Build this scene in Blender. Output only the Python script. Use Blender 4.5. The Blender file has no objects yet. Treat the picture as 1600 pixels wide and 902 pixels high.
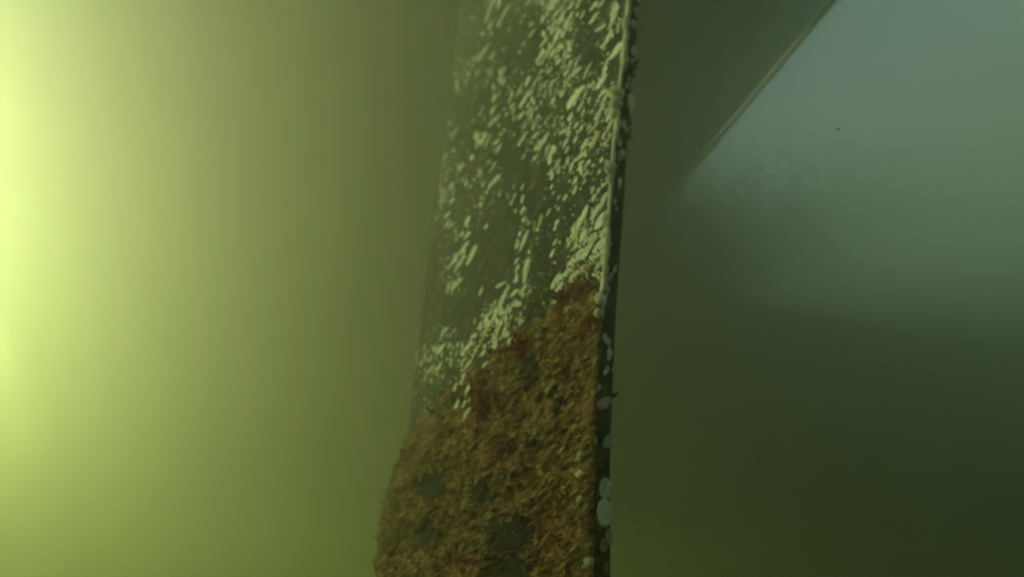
import bpy, bmesh, math, random
from mathutils import Vector, Matrix, noise
from mathutils.bvhtree import BVHTree

R = math.radians
S = bpy.context.scene
C = S.collection

# ---------------------------------------------------------------- camera
PITCH = R(35.0)
FPX = 1142.0                       # focal length in photo pixels (1600 wide)
cam_d = bpy.data.cameras.new('camera')
cam_d.sensor_width = 36.0
cam_d.lens = 36.0 * FPX / 1600.0
cam_d.clip_start = 0.02
cam_d.clip_end = 200.0
cam_d.dof.use_dof = True
cam_d.dof.focus_distance = 0.41
cam_d.dof.aperture_fstop = 7.0
cam = bpy.data.objects.new('camera', cam_d)
C.objects.link(cam)
cam.location = (0, 0, 0)
cam.rotation_euler = (R(90) + PITCH, 0, 0)
S.camera = cam

# ---------------------------------------------------------------- sky, sun, exposure
SUN_EL, SUN_AZ = R(22), R(-65)       # azimuth from +Y (view direction), negative = to the left
to_sun = Vector((math.cos(SUN_EL) * math.sin(SUN_AZ), math.cos(SUN_EL) * math.cos(SUN_AZ), math.sin(SUN_EL)))
W = bpy.data.worlds.new('World')
S.world = W
W.use_nodes = True
nt = W.node_tree
sky = nt.nodes.new('ShaderNodeTexSky')
sky.sky_type = 'NISHITA'
sky.sun_disc = False
sky.dust_density = 2.0
sky.ozone_density = 0.3
sky.sun_elevation = SUN_EL
sky.sun_rotation = SUN_AZ
nt.links.new(sky.outputs[0], nt.nodes['Background'].inputs[0])
nt.nodes['Background'].inputs[1].default_value = 0.108
sl = bpy.data.lights.new('sun', 'SUN')
sl.energy = 5.0
sl.angle = R(0.6)
sl.color = (1.0, 0.96, 0.95)
sun = bpy.data.objects.new('sun', sl)
C.objects.link(sun)
sun.rotation_euler = to_sun.to_track_quat('Z', 'Y').to_euler()
S.view_settings.view_transform = 'Standard'
S.view_settings.look = 'None'
S.view_settings.gamma = 1.0
S.view_settings.exposure = 2.86
S.view_settings.use_curve_mapping = False

cy = S.cycles
cy.max_bounces = 8
cy.diffuse_bounces = 2
cy.glossy_bounces = 1
cy.volume_bounces = 4
cy.transparent_max_bounces = 8
cy.use_denoising = True
cy.sample_clamp_indirect = 2.0
cy.pixel_filter_type = 'BLACKMAN_HARRIS'
cy.filter_width = 2.2

# ---------------------------------------------------------------- helpers
def pix_dir(px, py):
    """direction of a photo pixel in world space"""
    a, b = (px - 800.0) / FPX, (451.0 - py) / FPX
    return Vector((a, math.cos(PITCH) - b * math.sin(PITCH), math.sin(PITCH) + b * math.cos(PITCH)))

def at_y(px, py, y):
    d = pix_dir(px, py)
    return d * (y / d.y)

def link(name, me, mats, parent=None):
    o = bpy.data.objects.new(name, me)
    C.objects.link(o)
    if not isinstance(mats, (list, tuple)):
        mats = [mats]
    if not me.materials:
        for m in mats:
            me.materials.append(m)
    if parent:
        o.parent = parent
    return o

def mesh(name, verts, faces, smooth=True):
    me = bpy.data.meshes.new(name)
    me.from_pydata([tuple(v) for v in verts], [], faces)
    me.update()
    if smooth:
        me.polygons.foreach_set('use_smooth', [True] * len(me.polygons))
    return me

def material(name, color, rough=0.8, vary=None, scale=30.0, bump=0.0, bscale=120.0, rand=0.0):
    m = bpy.data.materials.new(name)
    m.use_nodes = True
    n = m.node_tree
    b = n.nodes['Principled BSDF']
    b.inputs['Roughness'].default_value = rough
    b.inputs['Specular IOR Level'].default_value = 0.25
    tc = n.nodes.new('ShaderNodeTexCoord')
    if vary:
        nz = n.nodes.new('ShaderNodeTexNoise')
        nz.inputs['Scale'].default_value = scale
        nz.inputs['Detail'].default_value = 6.0
        nz.inputs['Roughness'].default_value = 0.65
        n.links.new(tc.outputs['Object'], nz.inputs['Vector'])
        cr = n.nodes.new('ShaderNodeValToRGB')
        els = cr.color_ramp.elements
        cols = [color] + list(vary)
        for i, c in enumerate(cols):
            p = 0.3 + 0.4 * i / (len(cols) - 1)
            e = els[i] if i < 2 else els.new(p)
            e.position = p
            e.color = (*c, 1)
        n.links.new(nz.outputs['Fac'], cr.inputs['Fac'])
        n.links.new(cr.outputs['Color'], b.inputs['Base Color'])
    else:
        b.inputs['Base Color'].default_value = (*color, 1)
    if bump:
        nb = n.nodes.new('ShaderNodeTexNoise')
        nb.inputs['Scale'].default_value = bscale
        nb.inputs['Detail'].default_value = 5.0
        n.links.new(tc.outputs['Object'], nb.inputs['Vector'])
        bp = n.nodes.new('ShaderNodeBump')
        bp.inputs['Strength'].default_value = bump
        bp.inputs['Distance'].default_value = 0.004
        n.links.new(nb.outputs['Fac'], bp.inputs['Height'])
        n.links.new(bp.outputs['Normal'], b.inputs['Normal'])
    return m

M = {}
M['blade'] = material('antifouling paint', (0.010, 0.016, 0.014), 0.75, [(0.016, 0.024, 0.020), (0.040, 0.048, 0.036), (0.13, 0.125, 0.085)], 48.0, 1.0, 300.0)
M['hull'] = material('hull paint', (0.64, 0.67, 0.72), 0.6, [(0.74, 0.76, 0.80)], 3.0, 0.3, 40.0)
M['rail'] = material('pale nylon rail', (0.86, 0.88, 0.92), 0.6, [(0.8, 0.82, 0.86)], 8.0)
_m = M['rail']
_n = _m.node_tree
_tr = _n.nodes.new('ShaderNodeBsdfTranslucent')
_tr.inputs['Color'].default_value = (0.85, 0.85, 0.8, 1)
_mx = _n.nodes.new('ShaderNodeMixShader')
_mx.inputs[0].default_value = 0.1
_n.links.new(_n.nodes['Principled BSDF'].outputs[0], _mx.inputs[1])
_n.links.new(_tr.outputs[0], _mx.inputs[2])
_n.links.new(_mx.outputs[0], _n.nodes['Material Output'].inputs['Surface'])
M['speck'] = material('drifting silt', (0.36, 0.33, 0.24), 0.9, [(0.5, 0.46, 0.34)], 60.0)
M['silt'] = material('silt', (0.10, 0.09, 0.06), 0.9, [(0.16, 0.14, 0.09)], 1.5, 0.5, 8.0)

# ---------------------------------------------------------------- seabed
def build_seabed():
    n = 40
    ext = 13.0
    vs, fs = [], []
    for j in range(n + 1):
        for i in range(n + 1):
            x, y = -ext + 2 * ext * i / n, -ext + 2 * ext * j / n
            vs.append((x, y, -3.6 + 0.12 * noise.noise(Vector((x * .5, y * .5, 3.1)))))
    for j in range(n):
        for i in range(n):
            a = j * (n + 1) + i
            fs.append((a, a + 1, a + n + 2, a + n + 1))
    o = link('seabed', mesh('seabed', vs, fs), M['silt'])
    o['kind'] = 'structure'
    o['label'] = 'silty seabed lost below the murky water'
build_seabed()

# ---------------------------------------------------------------- boat hull overhead
HULL_Z = 3.5
def build_hull():
    root = bpy.data.objects.new('boat_hull', None)
    C.objects.link(root)
    root.location = (0.2, 1.2, HULL_Z)
    root['label'] = 'broad flat boat hull bottom overhead, dark wedge behind the rudder'
    root['category'] = 'hull'
    pA, pB = pix_dir(1310, 0), pix_dir(1150, 190)       # two points of the right-hand edge, on the hull bottom plane
    pA, pB = pA * (HULL_Z / pA.z), pB * (HULL_Z / pB.z)
    ax = (pB - pA).normalized()
    side = Vector((-ax.y, ax.x, 0))                     # towards the left edge
    def under(px, py):
        d = pix_dir(px, py)
        return d * (HULL_Z / d.z)
    beam = 4.7
    start = pA - ax * 3.2
    # right-hand outline: straight run, then an added widening that darkens the water beyond
    ring = [start, pA] + [under(x, y) for x, y in ((1210, 119), (1168, 169), (1118, 229), (1046, 316), (1026, 356), (1040, 402), (1100, 448), (1210, 486), (1380, 512), (1560, 524), (1800, 532))]
    ring += [Vector((12.0, 7.0, HULL_Z)), Vector((12.0, 12.5, HULL_Z)), pA + ax * 10.5 + side * beam, start + side * beam]
    k = len(ring)
    vs = [p - root.location for p in ring] + [p + Vector((0, 0, .06)) - root.location for p in ring]
    fs = [tuple(range(k)), tuple(reversed(range(k, 2 * k)))]
    fs += [(j, k + j, k + (j + 1) % k, (j + 1) % k) for j in range(k)]
    me = mesh('bottom_plating', vs, fs, smooth=False)
    bm = bmesh.new()
    bm.from_mesh(me)
    bmesh.ops.recalc_face_normals(bm, faces=bm.faces)
    bm.to_mesh(me)
    bm.free()
    link('bottom_plating', me, M['hull'], root)
    # flakes added past the far hull edge, thinning outward to soften its shade
    r = random.Random(21)
    edge = ring[5:13]
    mid = under(1450, 200)
    seg = [(edge[i], edge[i + 1]) for i in range(len(edge) - 1)]
    wts = [(b - a).length * (2.6 if i < 3 else 1) for i, (a, b) in enumerate(seg)]
    vs, fs = [], []
    for _ in range(110000):
        ea, eb = r.choices(seg, wts)[0]
        t = r.random()
        p = ea.lerp(eb, t)
        d = Vector((-(eb - ea).y, (eb - ea).x, 0)).normalized()
        if d.dot(mid - p) < 0:
            d = -d
        wave = .8 + .35 * noise.noise(p * 1.1)
        spread = .45 if r.random() < .45 else 1.0
        p = p + d * (abs(r.gauss(0, spread)) * wave - .08) + (eb - ea).normalized() * r.gauss(0, .35) + Vector((0, 0, -r.uniform(.0, .05)))
        q = r.uniform(.004, .011)
        a = r.uniform(0, 2 * math.pi)
        u = Vector((math.cos(a), math.sin(a), r.uniform(-.4, .4))) * q
        w = Vector((-math.sin(a), math.cos(a), r.uniform(-.4, .4))) * q * r.uniform(.3, .8)
        b = len(vs)
        for c in (p - u, p - w, p + u, p + w):
            vs.append(c - root.location)
        fs.append((b, b + 1, b + 2, b + 3))
    o = link('shade_fade_flakes', mesh('shade_fade_flakes', vs, fs), M['silt'], root)
    o['kind'] = 'stuff'
build_hull()

# ---------------------------------------------------------------- thin line hanging in the water
def build_line():
    p1 = pix_dir(1306, -6).normalized() * 1.30
    p2 = pix_dir(1147, 183).normalized() * 2.05
    d = (p2 - p1).normalized()
    a = p1 - d * 0.75
    L = (HULL_Z - a.z) / d.z - .004                     # the far end is made fast under the hull
    u = d.cross(Vector((0, 0, 1))).normalized()
    w = d.cross(u)
    vs, fs = [], []
    n, r = 160, 0.0027
    for i in range(n + 1):
        t = i / n
        sag = math.sin(math.pi * t) * -0.0008
        c = a + d * L * t + Vector((0, 0, sag))
        for q in range(6):
            an = q * math.pi / 3 + i * .55
            rr = r * (1.15 if q % 2 else .85)           # twisted strands
            vs.append(c + u * rr * math.cos(an) + w * rr * math.sin(an))
    for i in range(n):
        for q in range(6):
            x, y = i * 6 + q, i * 6 + (q + 1) % 6
            fs.append((x, y, y + 6, x + 6))
    fs.append(tuple(range(6)))
    fs.append(tuple(n * 6 + q for q in reversed(range(6))))
    o = link('rope', mesh('rope', vs, fs), M['rail'])
    o['label'] = 'thin pale rope slanting through the murky water at upper right'
    o['category'] = 'rope'
build_line()

# ---------------------------------------------------------------- rudder blade
Y_NEAR = 0.42          # distance of the near (trailing) edge
CH = Vector((-0.47, 0.8827, 0))   # chord direction, from near edge to far edge
PERP = Vector((0.8827, 0.47, 0))               # away from the visible side
# photo outline: right silhouette, rim between the two faces, left silhouette
RIM = [(-1800, 1072), (-900, 1028), (-400, 1003), (0, 983), (110, 972), (220, 961), (330, 953), (470, 941), (600, 933), (760, 926), (902, 926), (1300, 922)]
LEFT = [(-400, 762), (0, 712), (100, 702), (260, 684), (420, 660), (560, 644), (690, 630), (770, 608), (902, 586), (1300, 548)]
def interp(tab, v):
    for (a, fa), (b, fb) in zip(tab, tab[1:]):
        if a <= v <= b:
            return fa + (fb - fa) * (v - a) / (b - a)
    return tab[0][1] if v < tab[0][0] else tab[-1][1]

def plane_hit(px, py, p0, n):
    d = pix_dir(px, py)
    return d * (p0.dot(n) / d.dot(n))

NB = 64
_el = math.atan2(HULL_Z - .015, Y_NEAR) - PITCH          # photo row at which the near edge meets the hull
PY_TOP = 451 - FPX * math.tan(_el)
EDGE_T = 0.0118
def blade_sections():
    secs = []
    fn = Vector((-PERP.x, -PERP.y, 0))
    for i in range(NB + 1):
        py = PY_TOP + (1290 - PY_TOP) * i / NB
        rim = at_y(interp(RIM, py), py, Y_NEAR)
        # far silhouette on the plane of the visible face through this rim point, at the same height
        z = rim.z
        # walk the photo row for the left edge at this height
        lo, hi = 0.02, 1.5
        def row_x(L):
            p = rim + CH * L
            f = p.y * math.cos(PITCH) + p.z * math.sin(PITCH)
            u = -p.y * math.sin(PITCH) + p.z * math.cos(PITCH)
            return 800 + FPX * p.x / f, 451 - FPX * u / f
        for _ in range(40):
            mid = (lo + hi) / 2
            x, y = row_x(mid)
            if x > interp(LEFT, y):
                lo = mid
            else:
                hi = mid
        secs.append((rim, lo, z))
    return secs

SECS = blade_sections()
def build_blade(parent):
    prof_n = 22
    vs, fs = [], []
    for (rim, L, z) in SECS:
        pts = []
        # visible side, from rim to leading edge: gently convex
        for k in range(prof_n + 1):
            t = k / prof_n
            s = L * t
            out = 0.0075 * math.sin(math.pi * min(t, 1) * 0.75) * (1 if t < .9 else 1)
            if t > 0.88:
                q = (t - 0.88) / 0.12
                out -= 0.019 * (1 - math.sqrt(max(0, 1 - q * q)))
            pts.append(rim + CH * s - PERP * out)
        # back side
        for k in range(prof_n + 1):
            t = 1 - k / prof_n
            s = L * t
            th = EDGE_T + 0.027 * math.sin(math.pi * min(t, 1) ** 0.9)
            if t > 0.88:
                q = (t - 0.88) / 0.12
                th = th * math.sqrt(max(0, 1 - q * q)) + 0.0014 + 0.0115 * q
            pts.append(rim + CH * s + PERP * th)
        vs += pts
    k = 2 * (prof_n + 1)
    for i in range(NB):
        for j in range(k):
            a, b = i * k + j, i * k + (j + 1) % k
            fs.append((a, b, b + k, a + k))
    fs.append(tuple(reversed(range(k))))
    fs.append(tuple(NB * k + j for j in range(k)))
    me = mesh('blade', vs, fs)
    me.set_sharp_from_angle(angle=R(40))
    return vs, fs, me

rudder = bpy.data.objects.new('rudder', None)
C.objects.link(rudder)
rudder['label'] = 'tall dark rudder blade, white with barnacles above and brown with algae below'
rudder['category'] = 'rudder'
bv, bf, bme = build_blade(rudder)
blade = link('blade', bme, M['blade'], rudder)
TREE = BVHTree.FromPolygons([tuple(v) for v in bv], bf)

# ---------------------------------------------------------------- growth on the blade
rng = random.Random(7)

def tint_material(name, rough, bump, bscale, use_attr=False, spec=0.25):
    """colour from the object's own tint (or a vertex tint), mottled by noise"""
    m = bpy.data.materials.new(name)
    m.use_nodes = True
    n = m.node_tree
    b = n.nodes['Principled BSDF']
    b.inputs['Roughness'].default_value = rough
    b.inputs['Specular IOR Level'].default_value = spec
    if use_attr:
        src = n.nodes.new('ShaderNodeAttribute')
        src.attribute_name = 'tint'
        col = src.outputs['Color']
    else:
        src = n.nodes.new('ShaderNodeObjectInfo')
        col = src.outputs['Color']
    tc = n.nodes.new('ShaderNodeTexCoord')
    geo = n.nodes.new('ShaderNodeNewGeometry')
    nz = n.nodes.new('ShaderNodeTexNoise')
    nz.inputs['Scale'].default_value = bscale
    nz.inputs['Detail'].default_value = 4.0
    n.links.new(geo.outputs['Position'], nz.inputs['Vector'])
    mr = n.nodes.new('ShaderNodeMapRange')
    mr.inputs['From Min'].default_value = 0.25
    mr.inputs['From Max'].default_value = 0.75
    mr.inputs['To Min'].default_value = 0.62
    mr.inputs['To Max'].default_value = 1.15
    n.links.new(nz.outputs['Fac'], mr.inputs['Value'])
    mul = n.nodes.new('ShaderNodeVectorMath')
    mul.operation = 'SCALE'
    n.links.new(col, mul.inputs[0])
    n.links.new(mr.outputs['Result'], mul.inputs['Scale'])
    n.links.new(mul.outputs['Vector'], b.inputs['Base Color'])
    bp = n.nodes.new('ShaderNodeBump')
    bp.inputs['Strength'].default_value = bump
    bp.inputs['Distance'].default_value = 0.003
    n.links.new(nz.outputs['Fac'], bp.inputs['Height'])
    n.links.new(bp.outputs['Normal'], b.inputs['Normal'])
    return m

M['shell'] = tint_material('shell', 0.6, 0.5, 180.0)
M['shell_small'] = tint_material('shell small', 0.6, 0.5, 180.0, True)
M['algae'] = tint_material('algae', 0.8, 0.4, 140.0, True, 0.15)

def hit(px, py):
    loc, nor, idx, dist = TREE.ray_cast(Vector((0, 0, 0)), pix_dir(px, py).normalized())
    if loc is None:
        return None
    if nor.dot(loc) > 0:
        nor = -nor
    return loc, nor

def project(p):
    f = p.y * math.cos(PITCH) + p.z * math.sin(PITCH)
    u = -p.y * math.sin(PITCH) + p.z * math.cos(PITCH)
    return 800 + FPX * p.x / f, 451 - FPX * u / f

def frame(px, py, length, width, lean):
    """centre, long axis, short axis, normal and real size of a mark seen at a photo pixel"""
    h = hit(px, py)
    if not h:
        return None
    loc, nor = h
    if -nor.dot(loc.normalized()) < .07:          # too edge-on to say how it lies
        return None
    pl = lambda qx, qy: plane_hit(qx, qy, loc, nor)
    a = math.radians(lean)
    dx, dy = math.sin(a), -math.cos(a)
    u = pl(px + dx * 2, py + dy * 2) - pl(px - dx * 2, py - dy * 2)
    w = pl(px + dy * -2, py + dx * 2) - pl(px + dy * 2, py - dx * 2)
    cap = loc.length / FPX
    L = min(u.length / 4, 2.0 * cap) * length
    un = u.normalized()
    vn = nor.cross(un)
    Wd = min(abs(w.dot(vn)) / 4, 2.4 * cap) * width
    return loc, un, vn, nor, L, Wd

CREAM, COOL, TAN, YEL = (0.90, 0.90, 0.86), (0.84, 0.90, 0.92), (0.52, 0.40, 0.20), (0.74, 0.68, 0.38)
def jitter(c, r, k=0.10):
    f = 1 + r.uniform(-k, k)
    return tuple(max(0, min(1, v * f + r.uniform(-.02, .02))) for v in c)

# twelve shared barnacle shapes: ragged oval base, raised wall, sunken mouth
def barnacle_mesh(seed):
    r = random.Random(seed)
    n = 9
    vs, fs = [], []
    ph = r.uniform(0, 6)
    rad = [1 + 0.22 * math.sin(2 * math.pi * i / n * 2 + ph) * r.random() + r.uniform(-.2, .14) for i in range(n)]
    for sc, z in ((1.0, -0.25), (0.86, 0.55), (0.5, 1.0)):
        for i in range(n):
            a = 2 * math.pi * i / n
            vs.append((0.5 * sc * rad[i] * math.cos(a) * 1.12, 0.5 * sc * rad[i] * math.sin(a) * (1.05 - .3 * abs(math.cos(a)) ** 2), z * r.uniform(.8, 1.15)))
    vs.append((r.uniform(-.05, .05), r.uniform(-.05, .05), 0.45))
    for k in range(2):
        for i in range(n):
            a, b = k * n + i, k * n + (i + 1) % n
            fs.append((a, b, b + n, a + n))
    for i in range(n):
        fs.append((2 * n + i, 2 * n + (i + 1) % n, 3 * n))
    return mesh('barnacle', vs, fs)
BARN = [barnacle_mesh(100 + i) for i in range(12)]
for me in BARN:
    me.materials.append(M['shell'])

def place(name, me, px, py, length, width, lean, tint, hgt=0.09, parent=None):
    f = frame(px, py, length, width, lean)
    if not f:
        return None
    loc, un, vn, nor, L, Wd = f
    rot = Matrix((un, vn, nor)).transposed().to_4x4()
    o = bpy.data.objects.new(name, me)
    C.objects.link(o)
    H = max(0.0005, hgt * min(L, Wd))
    o.matrix_world = Matrix.Translation(loc) @ rot @ Matrix.Diagonal((L, Wd, H, 1))
    o.color = (*tint, 1)
    o.parent = parent or rudder
    return o

# the marks one can pick out in the photograph: x, y, length, width (photo pixels)
MARKS = """766 14 18 6;789 20 20 8;780 38 10 5;766 40 14 6;780 6 14 6;840 3 10 5;831 52 14 5;830 38 10 4;759 77 14 4;745 90 12 4;
751 90 13 5;783 116 12 5;788 110 10 4;766 114 12 4;812 82 7 4;818 69 8 4;846 85 16 8;847 69 12 5;745 114 12 5;863 8 18 9;903 7 14 6;
910 24 14 6;928 28 18 8;928 9 16 6;940 5 14 6;960 20 34 12;954 40 16 4;966 40 10 5;938 44 18 6;951 58 24 9;964 78 30 12;942 72 12 6;
948 97 13 6;863 44 18 6;871 53 20 8;888 74 16 6;891 100 16 6;903 93 12 4;918 109 22 6;944 113 20 9;896 113 16 6;854 85 18 6;858 75 14 5;
859 110 14 5;852 63 14 5;877 27 22 9;870 20 18 6;883 38 16 6;892 25 14 5;880 55 14 6;866 66 16 6;876 72 12 5;885 90 12 4;
782 125 14 6;772 139 7 4;824 128 20 7;811 142 20 5;834 133 20 4;818 158 26 8;823 150 16 6;815 180 14 6;827 173 16 5;831 177 14 4;
770 173 16 6;778 184 12 4;770 190 14 5;755 218 20 9;748 214 16 5;761 222 15 5;743 213 14 5;775 222 10 4;779 232 14 6;816 218 26 6;
834 196 8 7;836 212 16 6;846 225 20 8;714 135 26 6;710 208 16 6;898 153 40 15;907 166 20 7;914 148 12 4;878 147 9 6;863 158 10 5;
940 128 26 11;942 145 14 6;942 160 16 5;943 166 9 4;934 182 18 9;951 182 16 9;911 177 12 4;952 197 18 7;943 212 12 5;914 225 24 8;
900 196 10 6;891 184 16 8;884 204 14 7;884 222 12 7;899 218 10 6;855 187 14 3;853 216 18 6;865 235 14 8;855 233 12 5;886 234 14 6;
879 195 10 4;889 209 12 4;903 207 8 4;925 202 10 4;771 260 14 5;774 281 18 7;755 289 12 5;766 290 12 5;720 264 14 5;706 290 12 5;
706 314 14 6;690 312 22 6;699 336 14 6;683 341 12 4;730 346 14 11;760 354 9 5;804 306 12 4;799 317 10 5;816 312 10 6;816 330 12 7;
816 293 9 4;818 344 9 5;806 330 8 4;818 245 10 4;699 350 12 5;859 248 20 8;871 256 16 6;861 269 10 5;862 277 12 5;862 292 10 5;
873 267 12 4;887 251 12 6;893 261 18 8;906 245 20 10;907 263 18 9;915 272 14 4;912 285 12 4;899 296 10 5;883 309 10 6;926 297 10 7;
928 309 12 8;935 298 12 6;944 289 12 4;915 259 10 5;936 269 7 5;943 314 24 11;932 330 20 11;938 346 30 14;926 337 22 6;912 337 30 11;
904 350 20 10;870 348 9 7;867 357 8 5;730 368 14 7;724 389 26 7;722 406 20 7;736 400 34 10;741 396 24 4;712 404 14 6;714 418 16 7;
712 445 26 8;707 455 12 4;700 450 14 5;664 405 40 6;782 445 18 6;751 456 14 6;787 464 18 9;803 458 14 6;807 408 10 5;807 421 9 6;
806 437 12 6;808 384 10 6;819 376 28 11;822 421 34 11;818 452 16 8;863 396 14 6;867 379 12 6;898 368 18 9;911 368 22 10;925 376 26 13;
936 384 30 12;916 394 26 13;903 401 24 13;893 415 26 14;884 428 22 11;868 440 26 10;874 448 18 9;909 421 22 11;926 408 22 10;938 410 26 9;
898 432 18 9;916 430 16 8;930 425 16 7;938 430 18 6;900 384 16 8;773 493 20 8;774 524 24 9;772 544 18 13;728 546 24 9;740 553 12 5;
692 520 16 6;688 546 14 8;673 561 12 6;664 556 10 5;702 540 10 5;704 566 14 4;685 576 22 6;672 578 16 5;732 568 16 7;724 588 14 7;
651 557 16 5;754 554 11 7;783 505 20 8;781 478 18 8;792 485 16 7;800 478 14 6;766 505 14 6;730 610 18 7;733 625 9 6;726 650 24 7;
726 673 10 7;713 635 18 8;711 605 14 6;724 632 16 6;720 598 14 6;788 520 16 7;795 535 14 7;806 528 12 6;812 500 10 6;757 570 10 5"""
GOLD = """899 281 13 8;930 218 24 12;857 332 12 6;845 341 13 7;865 473 12 10;760 516 14 9;842 352 16 4;835 356 12 4"""
marks = []
for txt, base in ((MARKS, None), (GOLD, YEL)):
    for it in txt.replace('\n', '').split(';'):
        x, y, l, w = (float(v) for v in it.split())
        marks.append((x, y, l, w, base))
count = 0
for (x, y, l, w, base) in marks:
    lean = 27 + rng.gauss(0, 14) + max(0, y - 250) * .02
    tint = jitter(base or (CREAM if rng.random() < .5 else COOL), rng, .14)
    if place('barnacle', BARN[rng.randrange(12)], x, y, l * 1.12, w * .86, lean, tint):
        count += 1

# smaller shells scattered round them: fields in photo pixels (x, y, rx, ry, number, largest)
FIELDS = [(875, 40, 30, 60, 150, 7), (870, 110, 35, 40, 100, 6), (900, 150, 50, 60, 130, 7), (940, 150, 28, 90, 110, 7), (822, 150, 30, 50, 70, 6),
          (770, 180, 40, 60, 70, 6), (765, 60, 40, 60, 50, 6), (740, 110, 35, 30, 40, 5), (900, 230, 60, 50, 120, 7), (836, 215, 25, 40, 35, 6),
          (720, 300, 45, 70, 80, 6), (770, 290, 35, 40, 45, 5), (900, 290, 50, 40, 60, 6), (715, 405, 30, 60, 60, 6), (860, 360, 40, 60, 40, 5),
          (818, 400, 14, 80, 50, 6), (917, 400, 34, 62, 190, 10), (790, 490, 36, 45, 130, 8), (762, 530, 28, 40, 90, 8), (690, 555, 48, 50, 130, 6),
          (724, 620, 14, 62, 80, 7), (950, 40, 25, 60, 60, 6), (700, 230, 25, 130, 50, 5), (860, 450, 40, 30, 60, 5), (655, 600, 20, 60, 50, 5),
          (860, -80, 100, 90, 420, 8), (860, -230, 110, 90, 420, 8), (850, 20, 110, 60, 90, 5)]
HOLES = [(805, 75, 30, 42), (912, 58, 17, 34), (926, 92, 12, 22), (800, 235, 22, 34), (760, 430, 40, 40), (855, 410, 24, 40), (870, 330, 26, 20)]
sv, sf, stint = [], [], []
def add_small(px, py, l, w, lean, tint):
    f = frame(px, py, l, w, lean)
    if not f:
        return
    loc, un, vn, nor, L, Wd = f
    n = 7
    base = len(sv)
    H = max(0.00035, 0.13 * Wd)
    for i in range(n):
        a = 2 * math.pi * i / n
        q = 0.5 * rng.uniform(.72, 1.15)
        sv.append(loc + un * L * q * math.cos(a) + vn * Wd * q * math.sin(a) - nor * 0.0004)
    sv.append(loc + nor * H)
    for i in range(n):
        sf.append((base + i, base + (i + 1) % n, base + n))
    stint.extend([tint] * (n + 1))
for (cx, cy_, rx, ry, num, big) in FIELDS:
    for _ in range(int(num * 1.6)):
        while True:
            a, b = rng.uniform(-1, 1), rng.uniform(-1, 1)
            if a * a + b * b <= 1:
                break
        x, y = cx + a * rx, cy_ + b * ry
        if any(((x - hx) / hrx) ** 2 + ((y - hy) / hry) ** 2 < 1 for hx, hy, hrx, hry in HOLES) and rng.random() < .85:
            continue
        l = 3.5 + (big * 1.9 - 3.5) * rng.random() ** 2.2
        w = l * rng.choice((rng.uniform(.25, .42), rng.uniform(.3, .5), rng.uniform(.5, .9)))
        tint = jitter(CREAM if rng.random() < .5 else COOL if rng.random() < .8 else TAN, rng, .18)
        lean = 26 + rng.gauss(0, 17) + max(0, y - 250) * .02
        if count < 240 and l > 8.5 and y > 0:
            if place('barnacle', BARN[rng.randrange(12)], x, y, l, w, lean, tint):
                count += 1
        else:
            add_small(x, y, l, w, lean, tint)
for _ in range(900):                               # thin scatter over the whole face
    x, y = rng.uniform(640, 970), rng.uniform(-250, 600)
    l = rng.uniform(2.5, 6.5)
    add_small(x, y, l, l * rng.uniform(.3, .6), 28 + rng.gauss(0, 9), jitter(COOL if rng.random() < .6 else TAN, rng, .2))

# ---------------------------------------------------------------- algae mat below: follows the blade all round
TOPLINE = [(560, 800), (590, 760), (620, 690), (650, 625), (690, 588), (715, 600), (735, 560), (760, 556), (800, 540), (815, 505), (845, 492),
           (870, 474), (890, 455), (915, 440), (938, 436), (950, 560), (975, 640)]
GAPS = [(682, 765, 22, 20), (758, 772, 20, 22), (672, 832, 22, 18), (806, 838, 40, 30), (640, 668, 12, 12), (835, 585, 16, 30), 
        (905, 690, 12, 9), (845, 700, 14, 10), (880, 640, 10, 12), (800, 890, 36, 22)]
REDS = [(760, 640, 34, 42), (812, 548, 18, 20), (884, 466, 22, 14), (928, 512, 20, 16), (790, 705, 30, 22), (835, 545, 20, 20), (860, 840, 40, 30), (740, 880, 40, 20)]
def cover(px, py, visible):
    t = interp(TOPLINE, px) if visible else 720
    nz = noise.noise(Vector((px * .03, py * .03, 1.7))) * 24 + noise.noise(Vector((px * .11, py * .07, 5.2))) * 22 + noise.noise(Vector((px * .3, py * .2, 2.2))) * 10
    c = (py - t + nz) / (26.0 if px > 690 and visible else 75.0)
    return c
def gap(px, py):
    g = 0.0
    for gx, gy, rx, ry in GAPS:
        wob = max(.15, 1 + 1.1 * noise.noise(Vector((px * .06, py * .06, gx))) + .7 * noise.noise(Vector((px * .16, py * .16, gx))))
        d = ((px - gx) / rx) ** 2 + ((py - gy) / ry) ** 2
        g = max(g, 1 - d / (1.35 * wob))
    return max(0.0, g)
def redness(px, py):
    return max(0.0, max(1 - ((px - gx) / rx) ** 2 - ((py - gy) / ry) ** 2 for gx, gy, rx, ry in REDS))
BROWNS = [(0.080, 0.038, 0.016), (0.30, 0.155, 0.060), (0.17, 0.084, 0.030), (0.42, 0.24, 0.10), (0.24, 0.135, 0.046), (0.56, 0.38, 0.21)]
DARK = (0.022, 0.014, 0.007)
RED = (0.24, 0.035, 0.022)
def brown(px, py, r):
    t = (noise.noise(Vector((px * .03, py * .03, 9.0))) * .8 + noise.noise(Vector((px * .09, py * .09, 4.0))) * .5) * .6 + .5
    i = min(5, max(0, int(t * 4.2 + r.random() * 2.4 - .4)))
    c = BROWNS[i]
    if r.random() < .05:
        c = (0.62, 0.50, 0.27)
    elif r.random() < .20:
        c = (0.06, 0.035, 0.012)
    k = redness(px, py)
    if k > r.random() * .9:
        c = tuple(a * (1 - .8) + b * .8 for a, b in zip(c, RED))
    if gap(px, py) > r.random() * .45:
        c = DARK
    return jitter(c, r, .16)

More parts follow.
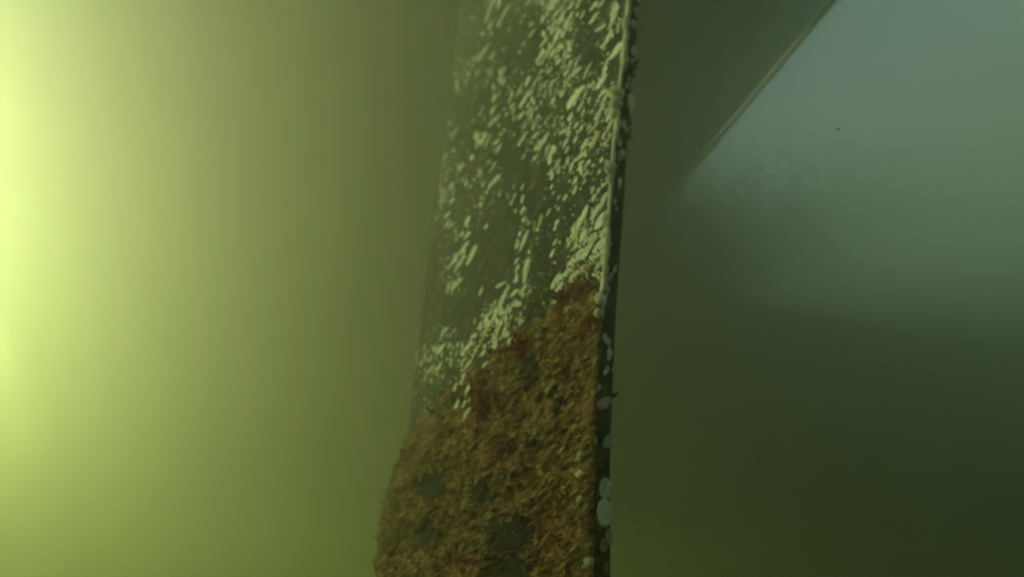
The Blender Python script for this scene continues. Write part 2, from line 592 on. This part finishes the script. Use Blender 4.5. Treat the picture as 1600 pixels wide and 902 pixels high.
KP = 2 * (22 + 1)
def ring_point(i, s):
    """point on the blade section i (float) at profile position s (float, 0..KP)"""
    i0 = min(NB - 1, int(i)); fi = i - i0
    j0 = int(s) % KP; fj = s - int(s); j1 = (j0 + 1) % KP
    p = bv[i0 * KP + j0].lerp(bv[i0 * KP + j1], fj)
    q = bv[(i0 + 1) * KP + j0].lerp(bv[(i0 + 1) * KP + j1], fj)
    return p.lerp(q, fi)
def build_mat():
    nu, nv = 190, 260
    i_top = NB * (380 - PY_TOP) / (1290 - PY_TOP)
    pos, nrm, hh, cols = [], [], [], []
    for b in range(nv + 1):
        i = i_top + (NB - i_top) * b / nv
        for a in range(nu):
            # two thirds of the columns on the visible side
            s = 22.0 * a / 130 if a < 130 else 22 + (KP - 22) * (a - 130) / (nu - 130)
            if s >= KP:
                s -= 1e-4
            p = ring_point(i, s)
            e = 0.15
            du = ring_point(i, (s + e) % KP) - ring_point(i, (s - e) % KP)
            dv = ring_point(min(NB - .001, i + .2), s) - ring_point(max(0, i - .2), s)
            n = du.cross(dv).normalized()
            out = -PERP if s < 21.5 else (PERP if s < KP - 1 else -CH)
            if n.dot(out) < 0 and not 20 < s < 25:
                n = -n
            if 20 <= s <= 25:
                n = CH if 21.5 < s < 23.5 else (-PERP * .6 + CH * .4 if s <= 21.5 else PERP * .6 + CH * .4)
                n = n.normalized()
            px, py = project(p)
            vis = s <= 22
            c = cover(px, py, vis)
            edge_face = s > KP - 6
            if edge_face:
                c = -1
            q = p * 74
            h = 0.0024 + 0.0050 * (noise.noise(q) * .5 + .5) + 0.0060 * noise.noise(q * .45) + 0.004 * noise.noise(q * 2.7) + 0.0022 * noise.noise(q * 6.5)
            h *= max(0.0, min(1.0, c))
            near_rim = min(1.0, s / 2.0) if vis else 1.0
            h *= 0.35 + .65 * near_rim
            h *= 1 - .6 * min(1, gap(px, py) * 1.6) if vis else 1
            if c > .3:
                h = max(h, .0012)
            if c <= 0.02 or h < .0005:
                h = -0.0017
            pos.append(p + n * h)
            cols.append(brown(px, py, rng))
    fs = []
    for b in range(nv):
        for a in range(nu):
            v0, v1 = b * nu + a, b * nu + (a + 1) % nu
            fs.append((v0, v1, v1 + nu, v0 + nu))
    me = mesh('algae_mat', pos, fs)
    set_tint(me, cols)
    o = link('algae_mat', me, M['algae'], rudder)
    o['kind'] = 'stuff'
    return BVHTree.FromPolygons([tuple(p) for p in pos], fs)
def set_tint(me, cols):
    at = me.color_attributes.new('tint', 'FLOAT_COLOR', 'POINT')
    at.data.foreach_set('color', [v for c in cols for v in (*c, 1.0)])
MAT_TREE = build_mat()
# shells in the growth sit on top of it, not under it
for o in list(rudder.children):
    if o.name.startswith('barnacle'):
        px, py = project(o.location)
        if py > 440 and cover(px, py, True) > 0:
            d = o.location.normalized()
            loc, nor, idx, dist = MAT_TREE.ray_cast(Vector((0, 0, 0)), d)
            if loc is not None and dist < o.location.length:
                o.location = loc

# leafy turf standing on the mat
tv, tf, tc_ = [], [], []
def add_leaf(vs, fs, cs, p, d, side_v, nor, L, Wd, col):
    b = len(vs)
    bend = nor * L * rng.uniform(.0, .2)
    for t, w in ((0, .5), (.5, 1), (1, .25)):
        c = p + d * L * t + bend * t * t
        vs.append(c - side_v * Wd * w * .5)
        vs.append(c + side_v * Wd * w * .5)
        cs.extend([col, col])
    for k in (0, 2):
        fs.append((b + k, b + k + 1, b + k + 3, b + k + 2))
def surf(px, py):
    d = pix_dir(px, py).normalized()
    loc, nor, idx, dist = MAT_TREE.ray_cast(Vector((0, 0, 0)), d)
    l2, n2, i2, d2 = TREE.ray_cast(Vector((0, 0, 0)), d)
    if loc is None or (l2 is not None and d2 < dist - .0005):
        return None
    if nor.dot(d) > 0:
        nor = -nor
    return loc, nor
up_r = (Vector((1, 0, 0)) * math.sin(R(44)) + Vector((0, -math.sin(PITCH), math.cos(PITCH))) * math.cos(R(44)))
def leaf_at(px, py, vs, fs, cs, lmin, lmax, col=None, spread=.22, wr=(.12, .3)):
    s = surf(px, py)
    if not s:
        return False
    loc, nor = s
    d = (up_r * rng.choice((1, 1, -1)) + Vector((rng.gauss(0, spread), rng.gauss(0, spread), rng.gauss(0, spread))) + nor * rng.uniform(-.05, .22)).normalized()
    sd = d.cross(nor)
    if sd.length < 1e-4:
        return False
    sd.normalize()
    L = rng.uniform(lmin, lmax)
    add_leaf(vs, fs, cs, loc - nor * .0006, d, sd, nor, L, L * rng.uniform(*wr), col or brown(px, py, rng))
    return True
for _ in range(26000):
    x, y = rng.uniform(572, 955), rng.uniform(430, 1060)
    if cover(x, y, True) < .15 or x > interp(RIM, y) - 4:
        continue
    leaf_at(x, y, tv, tf, tc_, .0018, .0055)
for _ in range(900):                               # longer fronds in loose clumps
    x, y = rng.uniform(580, 930), rng.uniform(450, 1000)
    if cover(x, y, True) < .3 or x > interp(RIM, y) - 10 or noise.noise(Vector((x * .04, y * .04, 7.7))) < .12:
        continue
    col = rng.choice(((0.50, 0.36, 0.15), (0.16, 0.075, 0.03), (0.30, 0.21, 0.06), (0.22, 0.10, 0.05)))
    for _k in range(3):
        leaf_at(x + rng.uniform(-3, 3), y + rng.uniform(-3, 3), tv, tf, tc_, .005, .013, jitter(col, rng, .2), .6, (.12, .25))
def stray(px, py):
    h = hit(px, py)
    if not h:
        return
    loc, nor = h
    for _k in range(rng.randrange(4, 11)):
        d = (up_r + Vector((rng.gauss(0, .6), rng.gauss(0, .6), rng.gauss(0, .6))) + nor * rng.uniform(0, .6)).normalized()
        sd = d.cross(nor).normalized()
        L = rng.uniform(.0015, .005)
        q = loc + (sd * rng.uniform(-1, 1) + d * rng.uniform(-1, 1)) * .004
        add_leaf(tv, tf, tc_, q, d, sd, nor, L, L * rng.uniform(.2, .5), brown(px, py, rng))
for _ in range(420):                               # stray wisps above the edge of the growth
    x = rng.uniform(640, 945)
    y = interp(TOPLINE, x) - abs(rng.gauss(0, 34)) + 6
    stray(x, y)
me = mesh('algae_turf', tv, tf)
set_tint(me, tc_)
o = link('algae_turf', me, M['algae'], rudder)
o['kind'] = 'stuff'

# single tufts that stand out
def tuft(name, x, y, rx, ry, num, col, lmin, lmax, label):
    vs, fs, cs = [], [], []
    for _ in range(num):
        a, q = rng.uniform(0, 2 * math.pi), math.sqrt(rng.random())
        px, py = x + rx * q * math.cos(a), y + ry * q * math.sin(a)
        h = surf(px, py) or hit(px, py)
        if not h:
            continue
        loc, nor = h
        d = (up_r + Vector((rng.gauss(0, .5), rng.gauss(0, .5), rng.gauss(0, .5))) + nor * rng.uniform(.4, 1.2)).normalized()
        sd = d.cross(nor).normalized()
        L = rng.uniform(lmin, lmax) * .38
        add_leaf(vs, fs, cs, loc + nor * .0013, d, sd, nor, L, L * rng.uniform(.3, .6), jitter(col, rng, .25))
    if not vs:
        return
    me = mesh(name, vs, fs)
    set_tint(me, cs)
    o = link(name, me, M['algae'], rudder)
    o['label'] = label
tuft('red_algae', 812, 545, 14, 16, 110, (0.34, 0.03, 0.022), .008, .020, 'dark red seaweed tuft at the top of the brown growth')
tuft('red_algae', 818, 568, 6, 9, 30, (0.22, 0.025, 0.014), .008, .014, 'dark red seaweed tuft')
tuft('red_algae', 758, 628, 24, 32, 190, (0.26, 0.045, 0.025), .008, .020, 'red brown seaweed tuft')
tuft('red_algae', 884, 466, 15, 8, 60, (0.17, 0.030, 0.022), .006, .014, 'dull red seaweed tuft below the white patch')
tuft('red_algae', 928, 510, 11, 10, 45, (0.15, 0.030, 0.020), .006, .014, 'dull red seaweed tuft near the edge')
tuft('red_algae', 792, 702, 22, 16, 70, (0.12, 0.030, 0.014), .006, .016, 'red brown seaweed tuft')
tuft('red_algae', 956, 622, 3, 4, 16, (0.16, 0.03, 0.02), .005, .012, 'small red weed sticking out from the edge')
tuft('green_algae', 922, 88, 12, 20, 70, (0.070, 0.085, 0.022), .004, .011, 'soft green algae patch among the barnacles')
tuft('green_algae', 995, 104, 6, 9, 46, (0.10, 0.10, 0.028), .008, .022, 'green weed tuft on the upper edge')
tuft('brown_algae', 984, 112, 6, 12, 40, (0.15, 0.11, 0.035), .005, .012, 'brown weed tuft on the upper edge')
tuft('brown_algae', 982, 215, 6, 9, 46, (0.26, 0.15, 0.05), .005, .012, 'brown weed tuft on the edge')
tuft('brown_algae', 980, 193, 5, 7, 30, (0.16, 0.11, 0.04), .005, .010, 'brown weed tuft on the edge')
tuft('brown_algae', 912, 446, 26, 9, 90, (0.34, 0.20, 0.09), .006, .014, 'light brown weed at the foot of the white patch')

# ---------------------------------------------------------------- shells on the narrow edge
def oyster_mesh(seed):
    r = random.Random(seed)
    n = 14
    vs, fs = [], []
    prof = ((1.0, -.2), (.96, .35), (.8, .62), (.74, .58), (.5, .9), (.45, .86), (.2, 1.02))
    wob = [1 + r.uniform(-.07, .07) for _ in range(n)]
    for sc, z in prof:
        for i in range(n):
            a = 2 * math.pi * i / n
            vs.append((0.5 * sc * wob[i] * math.cos(a) + (1 - sc) * .08, 0.5 * sc * wob[i] * math.sin(a), z))
    vs.append((.08, 0, 1.05))
    for k in range(len(prof) - 1):
        for i in range(n):
            a, b = k * n + i, k * n + (i + 1) % n
            fs.append((a, b, b + n, a + n))
    k = (len(prof) - 1) * n
    for i in range(n):
        fs.append((k + i, k + (i + 1) % n, len(vs) - 1))
    me = mesh('oyster', vs, fs)
    me.materials.append(M['shell'])
    return me
OY = [oyster_mesh(i) for i in range(4)]
SH = [  # name, x, y, length, width, lean, tint, label
    ('oyster', 943, 803, 46, 23, 2, (0.85, 0.92, 0.86), 'large pale oval shell on the dark edge'),
    ('oyster', 946, 765, 34, 22, 8, (0.75, 0.84, 0.80), 'pale shell above the large oval one'),
    ('oyster', 950, 690, 26, 14, 26, (0.34, 0.46, 0.44), None),
    ('oyster', 954, 716, 28, 9, 4, (0.34, 0.46, 0.46), None),
    ('oyster', 951, 840, 26, 11, -4, (0.50, 0.52, 0.46), None),
    ('oyster', 943, 853, 24, 12, 10, (0.46, 0.24, 0.18), 'reddish shell low on the dark edge'),
    ('oyster', 943, 631, 26, 17, 50, (0.72, 0.50, 0.46), 'pink shell on the edge'),
    ('oyster', 946, 888, 20, 10, 6, (0.36, 0.20, 0.10), None),
    ('oyster', 958, 578, 10, 5, 25, (0.50, 0.64, 0.68), None),
    ('oyster', 957, 605, 20, 5, 10, (0.30, 0.38, 0.36), None),
    ('oyster', 997, 27, 32, 8, -8, (0.92, 0.95, 0.90), None),
    ('oyster', 989, 80, 14, 8, 5, (0.82, 0.86, 0.88), None),
    ('oyster', 998, 86, 11, 4, 15, (0.44, 0.50, 0.50), None),
    ('oyster', 985, 162, 30, 10, -2, (0.90, 0.94, 0.90), None),
    ('oyster', 984, 136, 18, 6, -8, (0.48, 0.54, 0.54), None),
    ('oyster', 971, 242, 16, 8, -10, (0.88, 0.92, 0.96), None),
    ('oyster', 974, 338, 36, 7, 2, (0.90, 0.92, 0.98), None),
    ('oyster', 971, 384, 18, 8, 6, (0.88, 0.90, 0.96), None),
    ('oyster', 978, 282, 12, 5, 8, (0.36, 0.42, 0.42), None),
    ('barnacle', 908, 714, 16, 10, 10, (0.60, 0.44, 0.32), 'pinkish barnacle in the brown growth'),
    ('barnacle', 906, 742, 12, 12, 10, (0.70, 0.60, 0.50), 'pinkish barnacle in the brown growth'),
    ('barnacle', 895, 736, 10, 9, 20, (0.55, 0.42, 0.26), None),
    ('barnacle', 930, 690, 16, 6, 6, (0.80, 0.74, 0.42), None),
    ('barnacle', 935, 606, 12, 7, 14, (0.72, 0.70, 0.46), None),
    ('barnacle', 908, 784, 16, 9, 25, (0.60, 0.58, 0.34), None),
    ('barnacle', 876, 775, 10, 4, 30, (0.70, 0.62, 0.36), None),
    ('barnacle', 878, 704, 12, 4, 40, (0.74, 0.64, 0.44), None),
    ('barnacle', 858, 612, 12, 9, 60, (0.46, 0.40, 0.20), None),
    ('barnacle', 921, 880, 18, 12, 20, (0.52, 0.46, 0.34), None),
    ('barnacle', 595, 765, 22, 7, 38, (0.66, 0.58, 0.30), 'pale shell at the far side of the brown growth'),
]
for i, (nm, x, y, l, w, lean, tint, lab) in enumerate(SH):
    o = place(nm, OY[i % 4] if nm == 'oyster' else BARN[i % 12], x, y, l, w, lean, tint, .75 if y < 450 else .45)
    if o:
        if x < 935:      # sits on top of the growth
            s = surf(x, y)
            if s:
                o.location = s[0]
        if lab:
            o['label'] = lab
# thin pale crust on the corner itself
def build_bead():
    vs, fs = [], []
    rows = [(-60 + 5.0 * i) for i in range(110)]
    for y in rows:
        x = interp(RIM, y)
        w = 2.6 + 3.0 * noise.noise(Vector((y * .05, 3.3, 0))) + 1.6 * noise.noise(Vector((y * .17, 8.3, 0)))
        w = max(.25, w)
        p = at_y(x, y, Y_NEAR)
        t = w * p.length / FPX
        vs += [p + CH * t * 1.6 - PERP * .0006, p + CH * t * .6 - PERP * .0022, p - CH * .0012 - PERP * .0008, p - CH * .0010 + PERP * t * .5]
    for i in range(len(rows) - 1):
        for j in range(3):
            a = i * 4 + j
            fs.append((a, a + 1, a + 5, a + 4))
    o = link('edge_crust', mesh('edge_crust', vs, fs), M['shell'], rudder)
    o.color = (0.90, 0.90, 0.82, 1)
    o['label'] = 'thin pale crust along the upper corner of the blade'
build_bead()
# pale flaky barnacles along the corner between the two faces
RIMS = [(984, 13, 30, 4.5), (981, 40, 18, 4), (980, 58, 16, 5.5), (977, 90, 42, 6.5), (968, 149, 16, 8.5), (967, 166, 12, 7), (964, 181, 16, 6),
        (966, 197, 18, 6), (964, 216, 9, 6), (959, 264, 16, 6.5), (957, 282, 14, 4), (951, 345, 24, 4), (952, 372, 26, 4.5), (950, 400, 26, 5),
        (948, 425, 24, 5), (946, 447, 22, 6), (943, 470, 18, 6), (940, 492, 16, 5), (937, 512, 12, 5)]
for i, (x, y, l, w) in enumerate(RIMS):
    place('barnacle', BARN[i % 12], x - 2.2, y, l * 1.2, w * 1.6, 4, jitter((0.92, 0.90, 0.78), rng), .7)

for i in range(34):                                # flecks on the narrow edge
    y = rng.uniform(-20, 620)
    x = interp(RIM, y) + rng.uniform(4, 17)
    l = rng.uniform(6, 17)
    place('barnacle', BARN[i % 12], x, y, l, l * rng.uniform(.3, .55), rng.gauss(4, 10), jitter((0.84, 0.90, 0.94), rng, .2), .6)

# far side and lower tip: small shells too
for _ in range(900):
    i, s = rng.uniform(0, NB * .62), rng.uniform(23.5, KP - 1.5)
    p = ring_point(i, s)
    base = len(sv)
    L = rng.uniform(.0014, .004)
    a0 = rng.uniform(0, 6)
    for k in range(6):
        a = a0 + k * math.pi / 3
        sv.append(p + CH * L * .6 * math.cos(a) + Vector((0, 0, L * math.sin(a))) - PERP * .001)
    sv.append(p + PERP * L * .4)
    for k in range(6):
        sf.append((base + k, base + (k + 1) % 6, base + 6))
    stint.extend([jitter(CREAM, rng)] * 7)
me = mesh('small_barnacle', sv, sf)
set_tint(me, stint)
o = link('small_barnacle', me, M['shell_small'], rudder)
o['kind'] = 'stuff'
print('barnacles', count, 'small verts', len(sv), 'turf', len(tf))

# ---------------------------------------------------------------- drifting specks
def build_specks():
    r = random.Random(3)
    vs, fs = [], []
    for _ in range(260):
        d = pix_dir(r.uniform(-500, 2100), r.uniform(-350, 1250)).normalized()
        p = d * r.uniform(.22, 2.2)
        if p.z > HULL_Z - .1:
            continue
        q = r.uniform(.00018, .0007) * (1 if r.random() < .9 else 1.8)
        b = len(vs)
        for v in ((1, 0, 0), (-.8, .3, 0), (0, 1, .2), (.1, -.9, 0), (0, .1, 1), (.1, 0, -.8)):
            vs.append(p + Vector(v) * q * r.uniform(.6, 1.2))
        for f in ((0, 2, 4), (2, 1, 4), (1, 3, 4), (3, 0, 4), (2, 0, 5), (1, 2, 5), (3, 1, 5), (0, 3, 5)):
            fs.append(tuple(b + k for k in f))
    o = link('suspended_silt', mesh('suspended_silt', vs, fs), M['speck'])
    o['kind'] = 'stuff'
    o['label'] = 'tiny silt specks drifting in the water'
build_specks()

# ---------------------------------------------------------------- water (the murk that fills the view)
def build_water():
    x0, x1, y0, y1, z0, z1 = -14, 14, -14, 14, -4.9, 3.75
    vs = [(x, y, z) for z in (z0, z1) for y in (y0, y1) for x in (x0, x1)]
    fs = [(0, 2, 3, 1), (4, 5, 7, 6), (0, 1, 5, 4), (2, 6, 7, 3), (0, 4, 6, 2), (1, 3, 7, 5)]
    m = bpy.data.materials.new('murky water')
    m.use_nodes = True
    n = m.node_tree
    n.nodes.clear()
    out = n.nodes.new('ShaderNodeOutputMaterial')
    pv = n.nodes.new('ShaderNodeVolumePrincipled')
    pv.inputs['Color'].default_value = (0.26, 0.265, 0.245, 1)
    pv.inputs['Absorption Color'].default_value = (0.372, 0.418, 0.23, 1)
    pv.inputs['Density'].default_value = 1.0
    pv.inputs['Anisotropy'].default_value = 0.80
    n.links.new(pv.outputs[0], out.inputs['Volume'])
    me = mesh('haze', vs, fs, smooth=False)
    o = link('haze', me, m)
    o['kind'] = 'stuff'
    o['label'] = 'murky yellow green water filling the whole view'
build_water()
